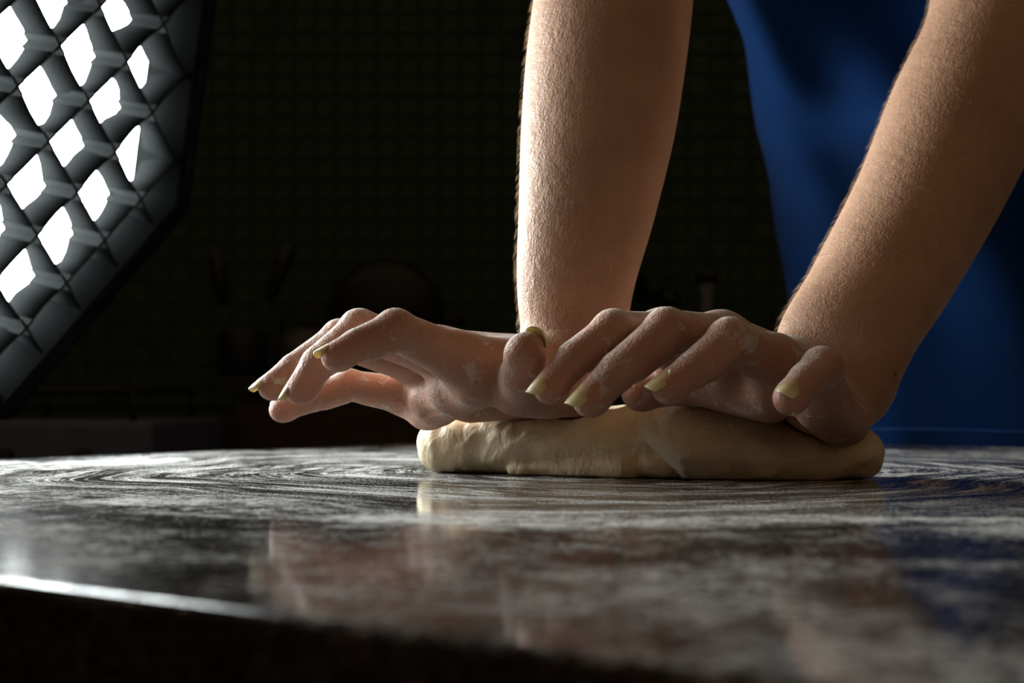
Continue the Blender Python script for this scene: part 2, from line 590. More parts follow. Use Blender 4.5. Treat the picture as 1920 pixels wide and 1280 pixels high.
# pole and feet that carry it
hub = SP(OC[0], OC[1], -340)
bm = bmesh.new()
tube(bm, [(hub.x, hub.y, 0.12), (hub.x, hub.y, hub.z)], 0.014, 14)
sb_obj('stand_pole', bm, M_POLE, True)
for k in range(3):
    a = k * 2.094 + 0.5
    bm = bmesh.new()
    tube(bm, [(hub.x, hub.y, 0.42), (hub.x + 0.42 * math.cos(a), hub.y + 0.42 * math.sin(a), 0.012)], 0.010, 10)
    sb_obj('stand_leg', bm, M_POLE, True)

# ================================================================ implicit surfaces
f32 = np.float32


def V3(*a):
    return np.array(a, dtype=np.float64)


def P(px, py, d):
    """a sight line of the photograph at its own depth d (mm) -> table-space point"""
    return V3((px - 960) * d / F, d, CAM_H - (py - YH) * d / F)


def unit(v):
    v = np.asarray(v, dtype=np.float64)
    return v / np.linalg.norm(v)


def smin(a, b, k):
    h = np.clip(0.5 + 0.5 * (b - a) / k, 0, 1)
    return b + (a - b) * h - k * h * (1 - h)


def smax(a, b, k):
    return -smin(-a, -b, k)


def cone(p, a, b, ra, rb, waist=0.0, flat=None, s=1.0):
    """round cone; `flat` squeezes it by s along that direction"""
    a = np.asarray(a, f32)
    b = np.asarray(b, f32)
    ba = b - a
    q = p - a
    t = np.clip(q @ ba / f32(ba @ ba), 0, 1)
    q = q - t[:, None] * ba
    if flat is not None:
        w = np.asarray(unit(flat), f32)
        q = q + (q @ w)[:, None] * w * f32(1 / s - 1)
    r = ra + (rb - ra) * t
    if waist:
        r = r - waist * np.sin(np.pi * t)
    d = np.sqrt(np.einsum('ij,ij->i', q, q)) - r
    return d


def ball(p, c, r):
    q = p - np.asarray(c, f32)
    return np.sqrt(np.einsum('ij,ij->i', q, q)) - f32(r)


def ell(p, c, R, axes=None):
    q = p - np.asarray(c, f32)
    if axes is not None:
        q = q @ np.asarray(axes, f32).T
    R = np.asarray(R, f32)
    k0 = np.sqrt((((q / R) ** 2)).sum(1)) + f32(1e-6)
    k1 = np.sqrt((((q / (R * R)) ** 2)).sum(1)) + f32(1e-6)
    return k0 * (k0 - 1) / k1


def noise3(p, scale, seed=0):
    """cheap smooth pseudo noise in about [-1, 1]"""
    r = np.random.RandomState(seed)
    out = np.zeros(len(p), f32)
    for k in range(7):
        w = unit(r.normal(size=3)) * scale * r.uniform(0.6, 1.7)
        out += np.sin(p @ np.asarray(w, f32) + f32(r.uniform(0, 6.28))) * f32(1 / 3.2)
    return out


class Finger:
    def __init__(self, joints, radii, dorsal):
        self.j = [np.asarray(x) for x in joints]
        self.r = radii
        self.dorsal = []
        for a, b in zip(self.j, self.j[1:]):
            ax = unit(b - a)
            d = np.asarray(dorsal, float)
            self.dorsal.append(unit(d - ax * (d @ ax)))

    def sdf(self, p):
        j, r = self.j, self.r
        jj = np.array(j)
        if np.any(p.max(0) < jj.min(0) - 32) or np.any(p.min(0) > jj.max(0) + 32):
            return np.full(len(p), 60.0, f32)
        n = len(j) - 1
        d = None
        for i in range(n):
            w = 0.3 if i < n - 1 else 0.0
            c = cone(p, j[i], j[i + 1], r[i], r[i + 1], w)
            if i < n - 1:      # soft pad on the palm side of each phalanx
                c = smin(c, cone(p, j[i] * 0.75 + j[i + 1] * 0.25 - self.dorsal[i] * 1.8, j[i] * 0.3 + j[i + 1] * 0.7 - self.dorsal[i] * 1.6, r[i] * 0.88, r[i + 1] * 0.93), 4)
            d = c if d is None else smin(d, c, 1.4)
        # fingertip pulp and knuckles
        ax = unit(j[-1] - j[-2])
        d = smin(d, ball(p, j[-1] - self.dorsal[-1] * 1.3 - ax * 2.0, r[-1] * 0.98), 3)
        for i in range(1, n):
            dd = unit(self.dorsal[i - 1] + self.dorsal[i])
            if i == 1:
                d = smin(d, ball(p, j[i] + dd * 0.9, r[i] * 0.92), 4)
            # flexion crease on the palm side, wrinkles on the back
            axm = unit(unit(j[i] - j[i - 1]) + unit(j[i + 1] - j[i]))
            q = p - np.asarray(j[i], f32)
            t = q @ np.asarray(axm, f32)
            h = q @ np.asarray(dd, f32)
            near = np.exp(-(np.einsum('ij,ij->i', q, q) / f32((r[i] * 1.7) ** 2)) ** 2)
            pal = np.clip(-h / r[i], 0, 1)
            dor = np.clip(h / r[i], 0, 1)
            d = d + near * pal * 0.9 * np.exp(-(t / 0.9) ** 2)
            d = d + near * dor * 0.28 * (np.exp(-((t - 2.2) / 0.6) ** 2) + np.exp(-((t + 0.2) / 0.6) ** 2) + np.exp(-((t + 2.4) / 0.6) ** 2))
        return d


def groove(p, d, pts, depth, width):
    g_ = None
    for a, b in zip(pts, pts[1:]):
        c = cone(p, a, b, 0, 0)
        g_ = c if g_ is None else np.minimum(g_, c)
    return d + depth * np.exp(-(g_ / width) ** 2)


# ---- right hand of the person (on the left of the dough); the thumb side faces the lens
DR = V3(-0.05, 0.35, 0.94)
R_I = Finger([V3(-25.8, 684, 61.0), P(742, 618, 661), P(670, 648, 650), P(629, 668, 645)], [11.5, 9.4, 8.1, 6.7], DR)
R_M = Finger([V3(-38, 709, 65), P(674, 617, 697), P(597, 681, 690), P(563, 732, 688)], [11.5, 9.6, 8.6, 7.3], DR + V3(-0.7, -0.2, -0.1))
R_R = Finger([V3(-48, 733, 60), P(638, 634, 716), P(552, 692, 704), P(508, 725, 700)], [11, 9.2, 8.0, 6.6], DR + V3(-0.2, -0.25, 0))
R_P = Finger([V3(-54, 750, 43), P(655, 722, 741), P(592, 745, 737), P(527, 768, 735)], [10, 8.0, 7.2, 6.3], V3(-0.1, 0.75, 0.6))
R_T = Finger([V3(16, 706, 47), V3(5, 677, 49), V3(5.2, 649, 53), V3(6.6, 639, 62.5)], [14, 11.5, 10.3, 9.2], V3(0.62, 0.66, 0.3))
R_W = V3(33.0, 738, 66)


def right_hand(p):
    d = None
    carp = [V3(20, 716, 55), V3(22, 728, 58), V3(25, 742, 56), V3(26, 754, 50)]
    for f_, c, ra in zip((R_I, R_M, R_R, R_P), carp, (15, 15, 15, 14)):
        k = cone(p, f_.j[0], c, f_.r[0] + 0.6, ra)
        d = k if d is None else smin(d, k, 12)
    # palm pads: heads of the fingers, ball of the thumb, heel
    pads = [(V3(-16, 683, 51), 13.0), (V3(-30, 708, 46), 13.0), (V3(-41, 728, 40), 12.5), (V3(-46, 743, 36), 11.5)]
    for c, r in pads:
        d = smin(d, ball(p, c, r), 7.0)
    d = smin(d, cone(p, V3(-20, 692, 47), V3(-42, 736, 38), 11.5, 10.5), 9)
    d = smin(d, cone(p, V3(22, 714, 46), V3(2, 684, 45), 15, 12.5), 6)
    d = smin(d, cone(p, V3(30, 752, 47), V3(-22, 745, 40), 15.5, 12), 7)
    d = smin(d, cone(p, V3(30, 735, 50), V3(12, 722, 46), 18, 15), 7)
    d = groove(p, d, [P(794, 699, 668), P(806, 738, 690), P(828, 762, 690), P(818, 792, 700)], 1.9, 1.5)
    d = groove(p, d, [P(903, 738, 670), P(876, 772, 680), P(850, 790, 690)], 1.6, 1.5)
    d = groove(p, d, [P(752, 770, 735), P(790, 778, 722), P(822, 775, 705)], 1.3, 1.3)
    fs_ = None
    for f_ in (R_I, R_M, R_R, R_P):
        k = f_.sdf(p)
        fs_ = k if fs_ is None else smin(fs_, k, 1.2)
    d = smin(d, fs_, 8)
    d = smin(d, R_T.sdf(p), 5)
    return d


# ---- left hand of the person (on the right); the little-finger edge faces the lens
DL = V3(-0.15, -0.25, 0.95)
L_I = Finger([V3(74, 676, 72.5), P(1150, 621, 642), P(1078, 672, 632), P(1029, 727, 627)], [11, 9.6, 8.4, 7.1], DL + V3(-0.6, -0.35, 0))
L_M = Finger([V3(100, 662, 69.8), P(1250, 620, 632), P(1160, 695, 621), P(1105, 750, 616)], [11.5, 10.0, 8.9, 7.5], DL + V3(-0.6, -0.35, 0))
L_R = Finger([V3(122, 648, 59), P(1368, 637, 620), P(1302, 692, 612), P(1252, 727, 609)], [10.8, 9.4, 8.4, 7.1], DL + V3(-0.55, -0.35, 0))
L_P = Finger([V3(141.4, 634, 42.5), P(1541, 690, 603), P(1512, 714, 590), P(1481, 746, 582)], [10.5, 8.6, 7.9, 7.0], V3(-0.25, -0.75, 0.5))
L_T = Finger([V3(136, 724, 50), V3(110, 706, 49), V3(85, 697, 47.5), V3(63, 690, 44)], [13, 11, 9.8, 8.6], V3(-0.3, 0.35, 0.85))
L_W = V3(163, 709, 52)


def left_hand(p):
    d = None
    carp = [V3(146, 716, 56), V3(150, 708, 52), V3(154, 699, 47), V3(156, 690, 42)]
    for f_, c, ra in zip((L_I, L_M, L_R, L_P), carp, (15, 15, 15, 14)):
        k = cone(p, f_.j[0], c, f_.r[0] + 0.6, ra)
        d = k if d is None else smin(d, k, 7)
    pads = [(V3(82, 684, 61), 12.0), (V3(104, 670, 57), 12.0), (V3(124, 656, 48), 12.0)]
    for c, r in pads:
        d = smin(d, ball(p, c, r), 8.0)
    d = smin(d, cone(p, V3(88, 690, 52), V3(124, 668, 42), 13, 13), 8)
    d = smin(d, cone(p, V3(162.5, 683, 31.5), V3(143, 645, 37), 14.5, 11.5), 6)
    d = smin(d, cone(p, V3(150, 722, 46), V3(120, 732, 46), 16, 13), 7)
    d = smin(d, cone(p, V3(160, 704, 44), V3(150, 690, 40), 19, 16), 7)
    d = groove(p, d, [P(1578, 700, 625), P(1590, 745, 640), P(1560, 800, 655)], 1.0, 1.5)
    d = groove(p, d, [P(1600, 735, 660), P(1635, 770, 675), P(1640, 815, 680)], 1.2, 1.8)
    fs_ = None
    for f_ in (L_I, L_M, L_R, L_P):
        k = f_.sdf(p)
        fs_ = k if fs_ is None else smin(fs_, k, 1.2)
    d = smin(d, fs_, 8)
    d = smin(d, L_T.sdf(p), 5)
    return d


# ---- arms
AR = [(V3(33, 738, 62), 27), (V3(33.2, 742, 94.5), 30.5), (V3(40.2, 752, 141.5), 36.8), (V3(47, 765, 187.4), 42.2), (V3(53.4, 782, 235.8), 45), (V3(58.4, 798, 270), 45.5), (V3(65, 822, 312), 43), (V3(80, 965, 405), 46), (V3(104, 1128, 492), 50)]
AL = [(V3(165.5, 712, 52), 33), (P(1575, 665, 722), 35.5), (P(1649, 533, 765), 39.5), (P(1741, 365, 800), 42.5), (P(1815, 199, 830), 46), (P(1880, 60, 850), 47), (V3(312, 872, 305), 46), (V3(348, 990, 388), 48), (V3(390, 1125, 458), 56)]


class Limb:
    """limb along a smooth centre line; radius and flattening vary along it"""
    def __init__(self, chain, flat, s0, s1):
        c = np.array([q for q, _ in chain])
        r = np.array([q for _, q in chain], float)
        self.o, self.e = c[0], unit(c[-1] - c[0])
        t = (c - self.o) @ self.e
        self.T = np.linspace(t[0], t[-1], 160)
        data = np.column_stack([c, r])
        # monotone-ish cubic through the stations (finite-difference tangents)
        m = np.gradient(data, t, axis=0)
        i = np.clip(np.searchsorted(t, self.T) - 1, 0, len(t) - 2)
        h = t[i + 1] - t[i]
        u = ((self.T - t[i]) / h)[:, None]
        h = h[:, None]
        D = (2 * u ** 3 - 3 * u ** 2 + 1) * data[i] + (u ** 3 - 2 * u ** 2 + u) * h * m[i] + (3 * u ** 2 - 2 * u ** 3) * data[i + 1] + (u ** 3 - u ** 2) * h * m[i + 1]
        self.D = D
        self.S = np.interp(self.T, [t[0], t[4], t[-1]], [s0, s1, 1.0])
        self.w = unit(flat)

    def sdf(self, p, grow=0.0):
        t = np.clip((p - self.o.astype(f32)) @ self.e.astype(f32), self.T[0], self.T[-1])
        c = np.column_stack([np.interp(t, self.T, self.D[:, k]) for k in range(3)]).astype(f32)
        r = np.interp(t, self.T, self.D[:, 3]).astype(f32) + grow
        s = np.interp(t, self.T, self.S).astype(f32)
        q = p - c
        w = self.w.astype(f32)
        qw = (q @ w)
        q = q + (qw * (1 / s - 1))[:, None] * w
        return (np.sqrt(np.einsum('ij,ij->i', q, q)) - r) * (0.5 + 0.5 * s)


LIMB_R = Limb(AR, (0.1, 1, -0.15), 0.74, 0.9)
LIMB_L = Limb(AL, (0.45, 0.8, -0.4), 0.66, 0.88)
arm_r, arm_l = LIMB_R.sdf, LIMB_L.sdf

# ---- trunk
HIP = V3(428, 1380, 20)


def torso(p, grow=0.0):
    u3 = V3(U[0], U[1], 0)
    d = cone(p, V3(432, 1395, -120), V3(430, 1388, 40), 158 + grow, 148 + grow, 0, (0, 1, 0), 0.70)
    d = smin(d, cone(p, V3(430, 1388, 40), V3(426, 1370, 228), 148 + grow, 148 + grow, 0, (-0.05, 1, -0.1), 0.70), 30)
    d = smin(d, cone(p, V3(426, 1370, 228), V3(368, 1192, 365), 148 + grow, 150 + grow, 0, (-0.3, 0.5, 0.8), 0.66), 26)
    d = smin(d, cone(p, V3(368, 1192, 365), V3(286, 1110, 447), 150 + grow, 130 + grow, 0, (-0.3, 0.5, 0.8), 0.66), 26)
    # hollow carved below the chest to put the upper shirt front in shade
    e = ell(p, V3(298, 1076, 342), (118 - grow, 96 - grow, 122 - grow))
    d = smax(d, -e, 22)
    d = smin(d, cone(p, V3(120, 1140, 500), V3(388, 1135, 470), 50 + grow, 56 + grow), 22)
    return d


def clear_table(p, d, gap):
    """keep the trunk on the far side of the table edge"""
    tb = p @ np.asarray((N[0], N[1], 0), f32)
    lim = np.where(p[:, 2] < 15, (TBT1 + gap) - tb, (TBT1 + gap) - tb - (p[:, 2] - 15) * 1.2)
    return smax(d, lim, 12)


HS = np.array([22, 95, -50], f32)            # head placed over the lowered shoulders


def trunk(p):
    d = torso(p, -10.0)
    d = smin(d, cone(p - HS, V3(238, 1040, 565), V3(222, 960, 640), 52, 50), 25)          # neck
    d = smin(d, ell(p - HS, V3(212, 915, 705), (74, 92, 96)), 18)                          # skull
    d = smin(d, ell(p - HS, V3(208, 865, 660), (52, 58, 62)), 18)                          # face and jaw
    d = smin(d, cone(p - HS, V3(209, 820, 690), V3(209, 800, 662), 7, 11), 9)              # nose
    d = smin(d, cone(p - HS, V3(196, 815, 640), V3(222, 815, 640), 6, 6), 5)               # lips
    for s in (-1, 1):
        d = smin(d, ell(p - HS, V3(212 + s * 75, 918, 690), (8, 18, 28)), 5)               # ears
        d = smax(d, -ball(p - HS, V3(209 + s * 29, 812, 698), 11), 6)                      # eye sockets
        d = smin(d, ball(p - HS, V3(209 + s * 29, 829, 698), 12), 3)                       # eyes
    for s in (-1, 1):
        h = V3(432 + s * 80, 1395, -120)
        k = h + V3(-5, -15, -340)
        a = h + V3(25, 35, -700)
        d = smin(d, cone(p, h, k, 92, 62), 30)
        d = smin(d, cone(p, k, a, 60, 38), 20)
        d = smin(d, cone(p, a + V3(10, 14, -10), a + V3(-75, -110, -22), 34, 28), 15)
    return clear_table(p, d, 12)


def body(p):
    """whole figure; every limb is evaluated only where it can matter"""
    out = np.full(len(p), 1e3, f32)
    lo, hi = p.min(0), p.max(0)

    def near(a, b, m=30):
        return bool(np.all(hi > np.array(a) - m) and np.all(lo < np.array(b) + m))
    parts = []
    if near((-145, 615, 10), (75, 780, 100)):
        parts.append((right_hand(p), 9))
    if near((-12, 690, 25), (150, 1100, 590)):
        parts.append((arm_r(p), 9))
    if near((0, 560, 10), (190, 775, 95)):
        b = left_hand(p)
        if near((120, 660, 15), (440, 1090, 570)):
            b = smin(b, arm_l(p), 9)
        parts.append((b, 0))
    elif near((120, 660, 15), (440, 1090, 570)):
        parts.append((arm_l(p), 0))
    d = None
    for k, (v, kk) in enumerate(parts):
        if d is None:
            d = v
            prev = kk
        else:
            d = smin(d, v, 9) if (prev == 9 and kk == 9) else np.minimum(d, v)
            prev = kk
    if near((90, 740, -880), (640, 1560, 810), 60):
        t = trunk(p)
        d = t if d is None else smin(d, t, 30)
    return out if d is None else np.asarray(d, f32)


# ---------------------------------------------------------------- sparse surface nets
def surface(fn, lo, hi, h, project=1, B=16):
    lo = np.asarray(lo, float)
    nb = np.ceil((np.asarray(hi, float) - lo) / (h * B)).astype(int)
    bi = np.stack(np.meshgrid(*[np.arange(n) for n in nb], indexing='ij'), -1).reshape(-1, 3)
    # which blocks can hold the surface: test a coarse 5^3 lattice in each
    act = []
    tt = np.stack(np.meshgrid(*[np.linspace(0, 1, 4)] * 3, indexing='ij'), -1).reshape(-1, 3)
    sup = np.unique(bi // 3, axis=0)
    big = h * B * 3
    ok_ = set()
    for b in sup:
        v = fn((lo + (b + tt) * big).astype(f32))
        if np.abs(v).min() < big * 0.42:
            ok_.add(tuple(b))
    bi = [b for b in bi if tuple(b // 3) in ok_]
    for b in bi:
        q = (lo + (b + tt) * (h * B)).astype(f32)
        v = fn(q)
        if np.abs(v).min() < h * B * 0.42:
            act.append(b)
    cc = np.stack(np.meshgrid(*[np.arange(B + 1)] * 3, indexing='ij'), -1).reshape(-1, 3)
    S = int(max(nb) * B + 8)
    keys, verts, qk, qo = [], [], [], []

    def key(c):
        return (c[..., 0].astype(np.int64) * S + c[..., 1]) * S + c[..., 2]
    corners = np.array([(i, j, k) for i in (0, 1) for j in (0, 1) for k in (0, 1)])
    edges = [(a, b) for a in range(8) for b in range(a + 1, 8) if np.abs(corners[a] - corners[b]).sum() == 1]
    for b in act:
        g0 = b * B
        v = fn((lo + (g0 + cc) * h).astype(f32)).reshape(B + 1, B + 1, B + 1)
        s = v < 0
        cv = np.stack([v[i:B + i, j:B + j, k:B + k] for i, j, k in corners], -1).reshape(-1, 8)
        cs_ = cv < 0
        m = cs_.any(1) & ~cs_.all(1)
        if m.any():
            ci = np.nonzero(m)[0]
            idx = np.stack(np.unravel_index(ci, (B, B, B)), -1)
            val = cv[ci]
            acc = np.zeros((len(ci), 3))
            cnt = np.zeros(len(ci))
            for a, e_ in edges:
                x = (val[:, a] < 0) != (val[:, e_] < 0)
                t = val[:, a] / np.where(np.abs(val[:, a] - val[:, e_]) < 1e-9, 1e-9, val[:, a] - val[:, e_])
                pt = corners[a] + t[:, None] * (corners[e_] - corners[a])
                acc += np.where(x[:, None], pt, 0)
                cnt += x
            keys.append(key(idx + g0))
            verts.append(lo + (idx + g0 + acc / cnt[:, None]) * h)
        for ax in range(3):
            sl0 = [slice(0, B)] * 3
            sl1 = [slice(0, B)] * 3
            sl1[ax] = slice(1, B + 1)
            x = s[tuple(sl0)] != s[tuple(sl1)]
            if x.any():
                e0 = np.stack(np.nonzero(x), -1)
                flip = s[tuple(sl0)][x]
                o1, o2 = np.zeros(3, int), np.zeros(3, int)
                o1[(ax + 1) % 3] = 1
                o2[(ax + 2) % 3] = 1
                g_ = e0 + g0
                qd = np.stack([g_, g_ - o1, g_ - o1 - o2, g_ - o2], 1)
                qd[~flip] = qd[~flip][:, ::-1]
                ok = (qd >= 0).all((1, 2))
                qk.append(key(qd[ok]))
    keys = np.concatenate(keys)
    verts = np.concatenate(verts)
    qk = np.concatenate(qk)
    order = np.argsort(keys)
    ks = keys[order]
    pos = np.clip(np.searchsorted(ks, qk), 0, len(ks) - 1)
    ok = (ks[pos] == qk).all(1)
    faces = order[pos[ok]]
    for _ in range(project):
        verts = verts - newton(fn, verts, h)
    return verts, faces


def chunks(fn, v):
    """evaluate in spatially sorted pieces so the limb culling works"""
    out = np.empty(len(v), f32)
    o = np.lexsort((v[:, 2] // 40, v[:, 1] // 60, v[:, 0] // 40))
    for k in range(0, len(v), 3000):
        s = o[k:k + 3000]
        out[s] = fn(v[s].astype(f32))
    return out


def gradient(fn, v, e):
    k4 = np.array([(1, -1, -1), (-1, -1, 1), (-1, 1, -1), (1, 1, 1)], float)
    return sum(chunks(fn, v + k * e)[:, None] * k for k in k4) / (4 * e)


def newton(fn, v, h):
    d = chunks(fn, v)
    g_ = gradient(fn, v, h * 0.5)
    n2 = np.maximum((g_ ** 2).sum(1), 0.05)
    stp = (d / n2)[:, None] * g_
    ln = np.linalg.norm(stp, axis=1, keepdims=True)
    return stp * np.minimum(1, 0.5 * h / np.maximum(ln, 1e-9))


def mesh_np(name, verts, faces, origin=(0, 0, 0)):
    w = np.asarray(verts, float) / 1000 + np.array([0, 0, ZT]) - np.asarray(origin)
    me = bpy.data.meshes.new(name)
    me.vertices.add(len(w))
    me.vertices.foreach_set('co', w.astype(f32).ravel())
    faces = np.asarray(faces, np.int32)
    me.loops.add(faces.size)
    me.loops.foreach_set('vertex_index', faces.ravel())
    me.polygons.add(len(faces))
    me.polygons.foreach_set('loop_start', np.arange(0, faces.size, faces.shape[1], dtype=np.int32))
    me.polygons.foreach_set('use_smooth', np.ones(len(faces), bool))
    me.update(calc_edges=True)
    me.validate()
    return me


def fattr(me, name, vals):
    a = me.attributes.new(name, 'FLOAT', 'POINT')
    a.data.foreach_set('value', np.asarray(vals, f32))


def sstep(x, a, b):
    t = np.clip((x - a) / (b - a), 0, 1)
    return t * t * (3 - 2 * t)


# ---------------------------------------------------------------- the person
person = thing('person', 'person in a blue t-shirt leaning over the table, both bare hands pressing dough', 'person', (0.43, 1.42, 0.0))
PO = Vector(person.location)
HF = 1.15
ZC = 318.0                                    # above this height (out of the picture) the mesh gets coarser
lo_f = np.array([-150.0, 560.0, 8.0])
nz_ = int(round((ZC - lo_f[2]) / HF))
ztop = lo_f[2] + nz_ * HF
B_f = 16
vf, ff = surface(lambda q: body(q), lo_f, (385, 960, ztop + 20), HF)
keep = vf[:, 2] <= ztop
fk = keep[ff].all(1)
ff = ff[fk]
HC = 6.0
vc, fc = surface(lambda q: body(q), (0, 740, -870), (660, 1600, 830), HC)
zc0 = ztop + 2.0
is_trunk = chunks(trunk, vc) < 25
keepc = (vc[:, 2] >= zc0) | is_trunk
fc = fc[keepc[fc].all(1)]


def compact(v, f_):
    u, inv = np.unique(f_, return_inverse=True)
    return v[u], inv.reshape(f_.shape)


vf, ff = compact(vf, ff)
vc, fc = compact(vc, fc)
nf = len(vf)
V_all = np.concatenate([vf, vc])
F_all = np.concatenate([ff, fc + nf])
gn = gradient(body, vf, 0.6)
gn /= np.maximum(np.linalg.norm(gn, axis=1, keepdims=True), 1e-6)
me = mesh_np('body', V_all, F_all, PO)
# masks that steer the colour of the skin: how far on the hand, redness of tips and knuckles, settled flour
is_l = vf[:, 0] > 12 + 0.0 * vf[:, 0]
dr = np.minimum(chunks(right_hand, vf), 1e3)
dl = chunks(left_hand, vf)
hand_r = (np.abs(dr) < 2.5) & (dr < dl)
hand_l = (np.abs(dl) < 2.5) & (dl <= dr)
hand = np.zeros(nf)
hand[hand_r] = sstep(-vf[hand_r, 0], -28, -5)
hand[hand_l] = np.maximum(sstep(-vf[hand_l, 0], -165, -140), sstep(-vf[hand_l, 1], -690, -660))
red = np.zeros(nf)
flour = np.zeros(nf)
for hm, fs, D in ((hand_r, (R_I, R_M, R_R, R_P, R_T), unit(V3(-0.25, 0.45, 0.86))), (hand_l, (L_I, L_M, L_R, L_P, L_T), unit(V3(0.2, 0.3, 0.93)))):
    for f_ in fs:
        for jj, w, rad in ((3, 1.0, 13), (2, 0.5, 11), (1, 0.45, 12)):
            q = np.linalg.norm(vf - f_.j[jj], axis=1)
            red = np.maximum(red, hm * w * np.exp(-(q / rad) ** 2))
    flour = np.maximum(flour, hm * hand * sstep(gn @ D, 0.2, 0.8) * 1.0)
red = np.maximum(red, 0.35 * hand)
pad = np.zeros(len(vc))
fattr(me, 'hand', np.concatenate([hand, pad]))
fattr(me, 'red', np.concatenate([red, pad]))
fattr(me, 'flour', np.concatenate([flour, pad]))
# join the fine arms to the coarse upper body
bm = bmesh.new()
bm.from_mesh(me)
bm.edges.ensure_lookup_table()
open_e = [e for e in bm.edges if e.is_boundary]
zmid = ZT + ztop / 1000
for side in (0, 1):
    es = []
    for e in open_e:
        c = (e.verts[0].co + e.verts[1].co) / 2 + PO
        if abs(c.z - zmid) < 0.03 and c.y < 1.0 and ((c.x < 0.19) == (side == 0)):
            es.append(e)
    try:
        bmesh.ops.bridge_loops(bm, edges=es)
    except Exception as ex:
        print('bridge', side, ex)
for f_ in bm.faces:
    f_.smooth = True
bm.to_mesh(me)
bm.free()
obj('body', me, M_SKIN, person)
print('body verts', nf, len(vc))


# fingernails
def nail(f_, width, back, over, mat=M_NAIL, droop=0.07, twist=0.0):
    tip, ax, dn, r = f_.j[-1], unit(f_.j[-1] - f_.j[-2]), f_.dorsal[-1], f_.r[-1]
    if twist:
        q = np.cross(ax, dn)
        dn = unit(dn * math.cos(twist) + q * math.sin(twist))
    sd = np.cross(ax, dn)
    nu, nv = 14, 10
    L = back + r + over
    half = width / 2
    Rn = max(half * 1.03, r * 0.86)
    amax = math.asin(min(0.98, half / Rn))
    outer, inner, tv_ = [], [], []
    for a in range(nu + 1):
        u = a / nu
        x = -back + L * u
        # rounded root, squared free end
        w = (1.0 - 0.16 * max(0.0, (u - 0.55) / 0.45) ** 1.5) if u > 0.3 else math.sqrt(max(0.02, 1 - ((0.3 - u) / 0.3) ** 2 * 0.95))
        base = (r + 0.15) if x < 0 else r + 0.15 - droop * x * x / max(1, (r + over))
        for b in range(nv + 1):
            t = (b / nv * 2 - 1) * amax * w
            c = tip + ax * (x - (1.6 * max(0.0, (u - 0.8) / 0.2)) * abs(b / nv * 2 - 1) ** 3)
            o = c + dn * (base - Rn + Rn * math.cos(t)) + sd * Rn * math.sin(t)
            k = (dn * math.cos(t) + sd * math.sin(t))
            outer.append(o + k * 0.22)
            inner.append(o - k * 0.35)
            tv_.append(u)
    n1 = len(outer)
    idx = lambda a, b, s: s * n1 + a * (nv + 1) + b
    fs = []
    for a in range(nu):
        for b in range(nv):
            fs.append((idx(a, b, 0), idx(a, b + 1, 0), idx(a + 1, b + 1, 0), idx(a + 1, b, 0)))
            fs.append((idx(a, b, 1), idx(a + 1, b, 1), idx(a + 1, b + 1, 1), idx(a, b + 1, 1)))
    for a in range(nu):
        fs.append((idx(a, 0, 0), idx(a + 1, 0, 0), idx(a + 1, 0, 1), idx(a, 0, 1)))
        fs.append((idx(a, nv, 0), idx(a, nv, 1), idx(a + 1, nv, 1), idx(a + 1, nv, 0)))
    for b in range(nv):
        fs.append((idx(0, b, 0), idx(0, b, 1), idx(0, b + 1, 1), idx(0, b + 1, 0)))
        fs.append((idx(nu, b, 0), idx(nu, b + 1, 0), idx(nu, b + 1, 1), idx(nu, b, 1)))
    me = mesh_np('fingernail', np.array(outer + inner), np.array(fs), PO)
    fattr(me, 'along', tv_ + tv_)
    return obj('fingernail', me, mat, person, label='long yellowish fingernail')


nail(R_I, 10, 7.5, 1.4)
nail(R_M, 11, 8.5, 2.2)
nail(R_R, 10.5, 9, 2.8)
nail(R_P, 8.5, 6, -1.6)
nail(R_T, 14, 9, -0.4)
nail(L_I, 11, 9, 2.0)
nail(L_M, 12, 10, 2.0)
nail(L_R, 10.5, 9, 1.8)
nail(L_P, 9.5, 7, -0.8)
nail(L_T, 12, 8, 0.0)

# fine hair on the forearms
sel = np.nonzero((hand < 0.05) & (vf[:, 2] > 78) & (gn @ unit(V3(-0.8, -0.35, 0.1)) > 0.05))[0]
sel = nr.choice(sel, 8000)
hv, hf = [], []
for k in sel:
    p0, n0 = vf[k], gn[k]
    down = V3(-0.1, -0.15, -1.0) + nr.normal(size=3) * 0.25
    tdir = unit(down - n0 * (down @ n0))
    L = nr.uniform(2.5, 6.5)
    q0, q1, q2 = p0 - n0 * 0.1, p0 + n0 * 0.26 * L + tdir * 0.40 * L, p0 + n0 * 0.40 * L + tdir * 0.9 * L
    sd = np.cross(n0, tdir)
    b = len(hv)
    for q, w in ((q0, 0.055), (q1, 0.045), (q2, 0.012)):
        hv += [q + sd * w, q - sd * 0.5 * w + n0 * 0.87 * w, q - sd * 0.5 * w - n0 * 0.87 * w]
    for s in (0, 3):
        for a in range(3):
            c = (a + 1) % 3
            hf.append((b + s + a, b + s + c, b + s + 3 + c, b + s + 3 + a))
me = mesh_np('arm_hair', np.array(hv), np.array(hf), PO)
obj('arm_hair', me, M_HAIR, person, kind='stuff', label='short fine hair on the forearms')


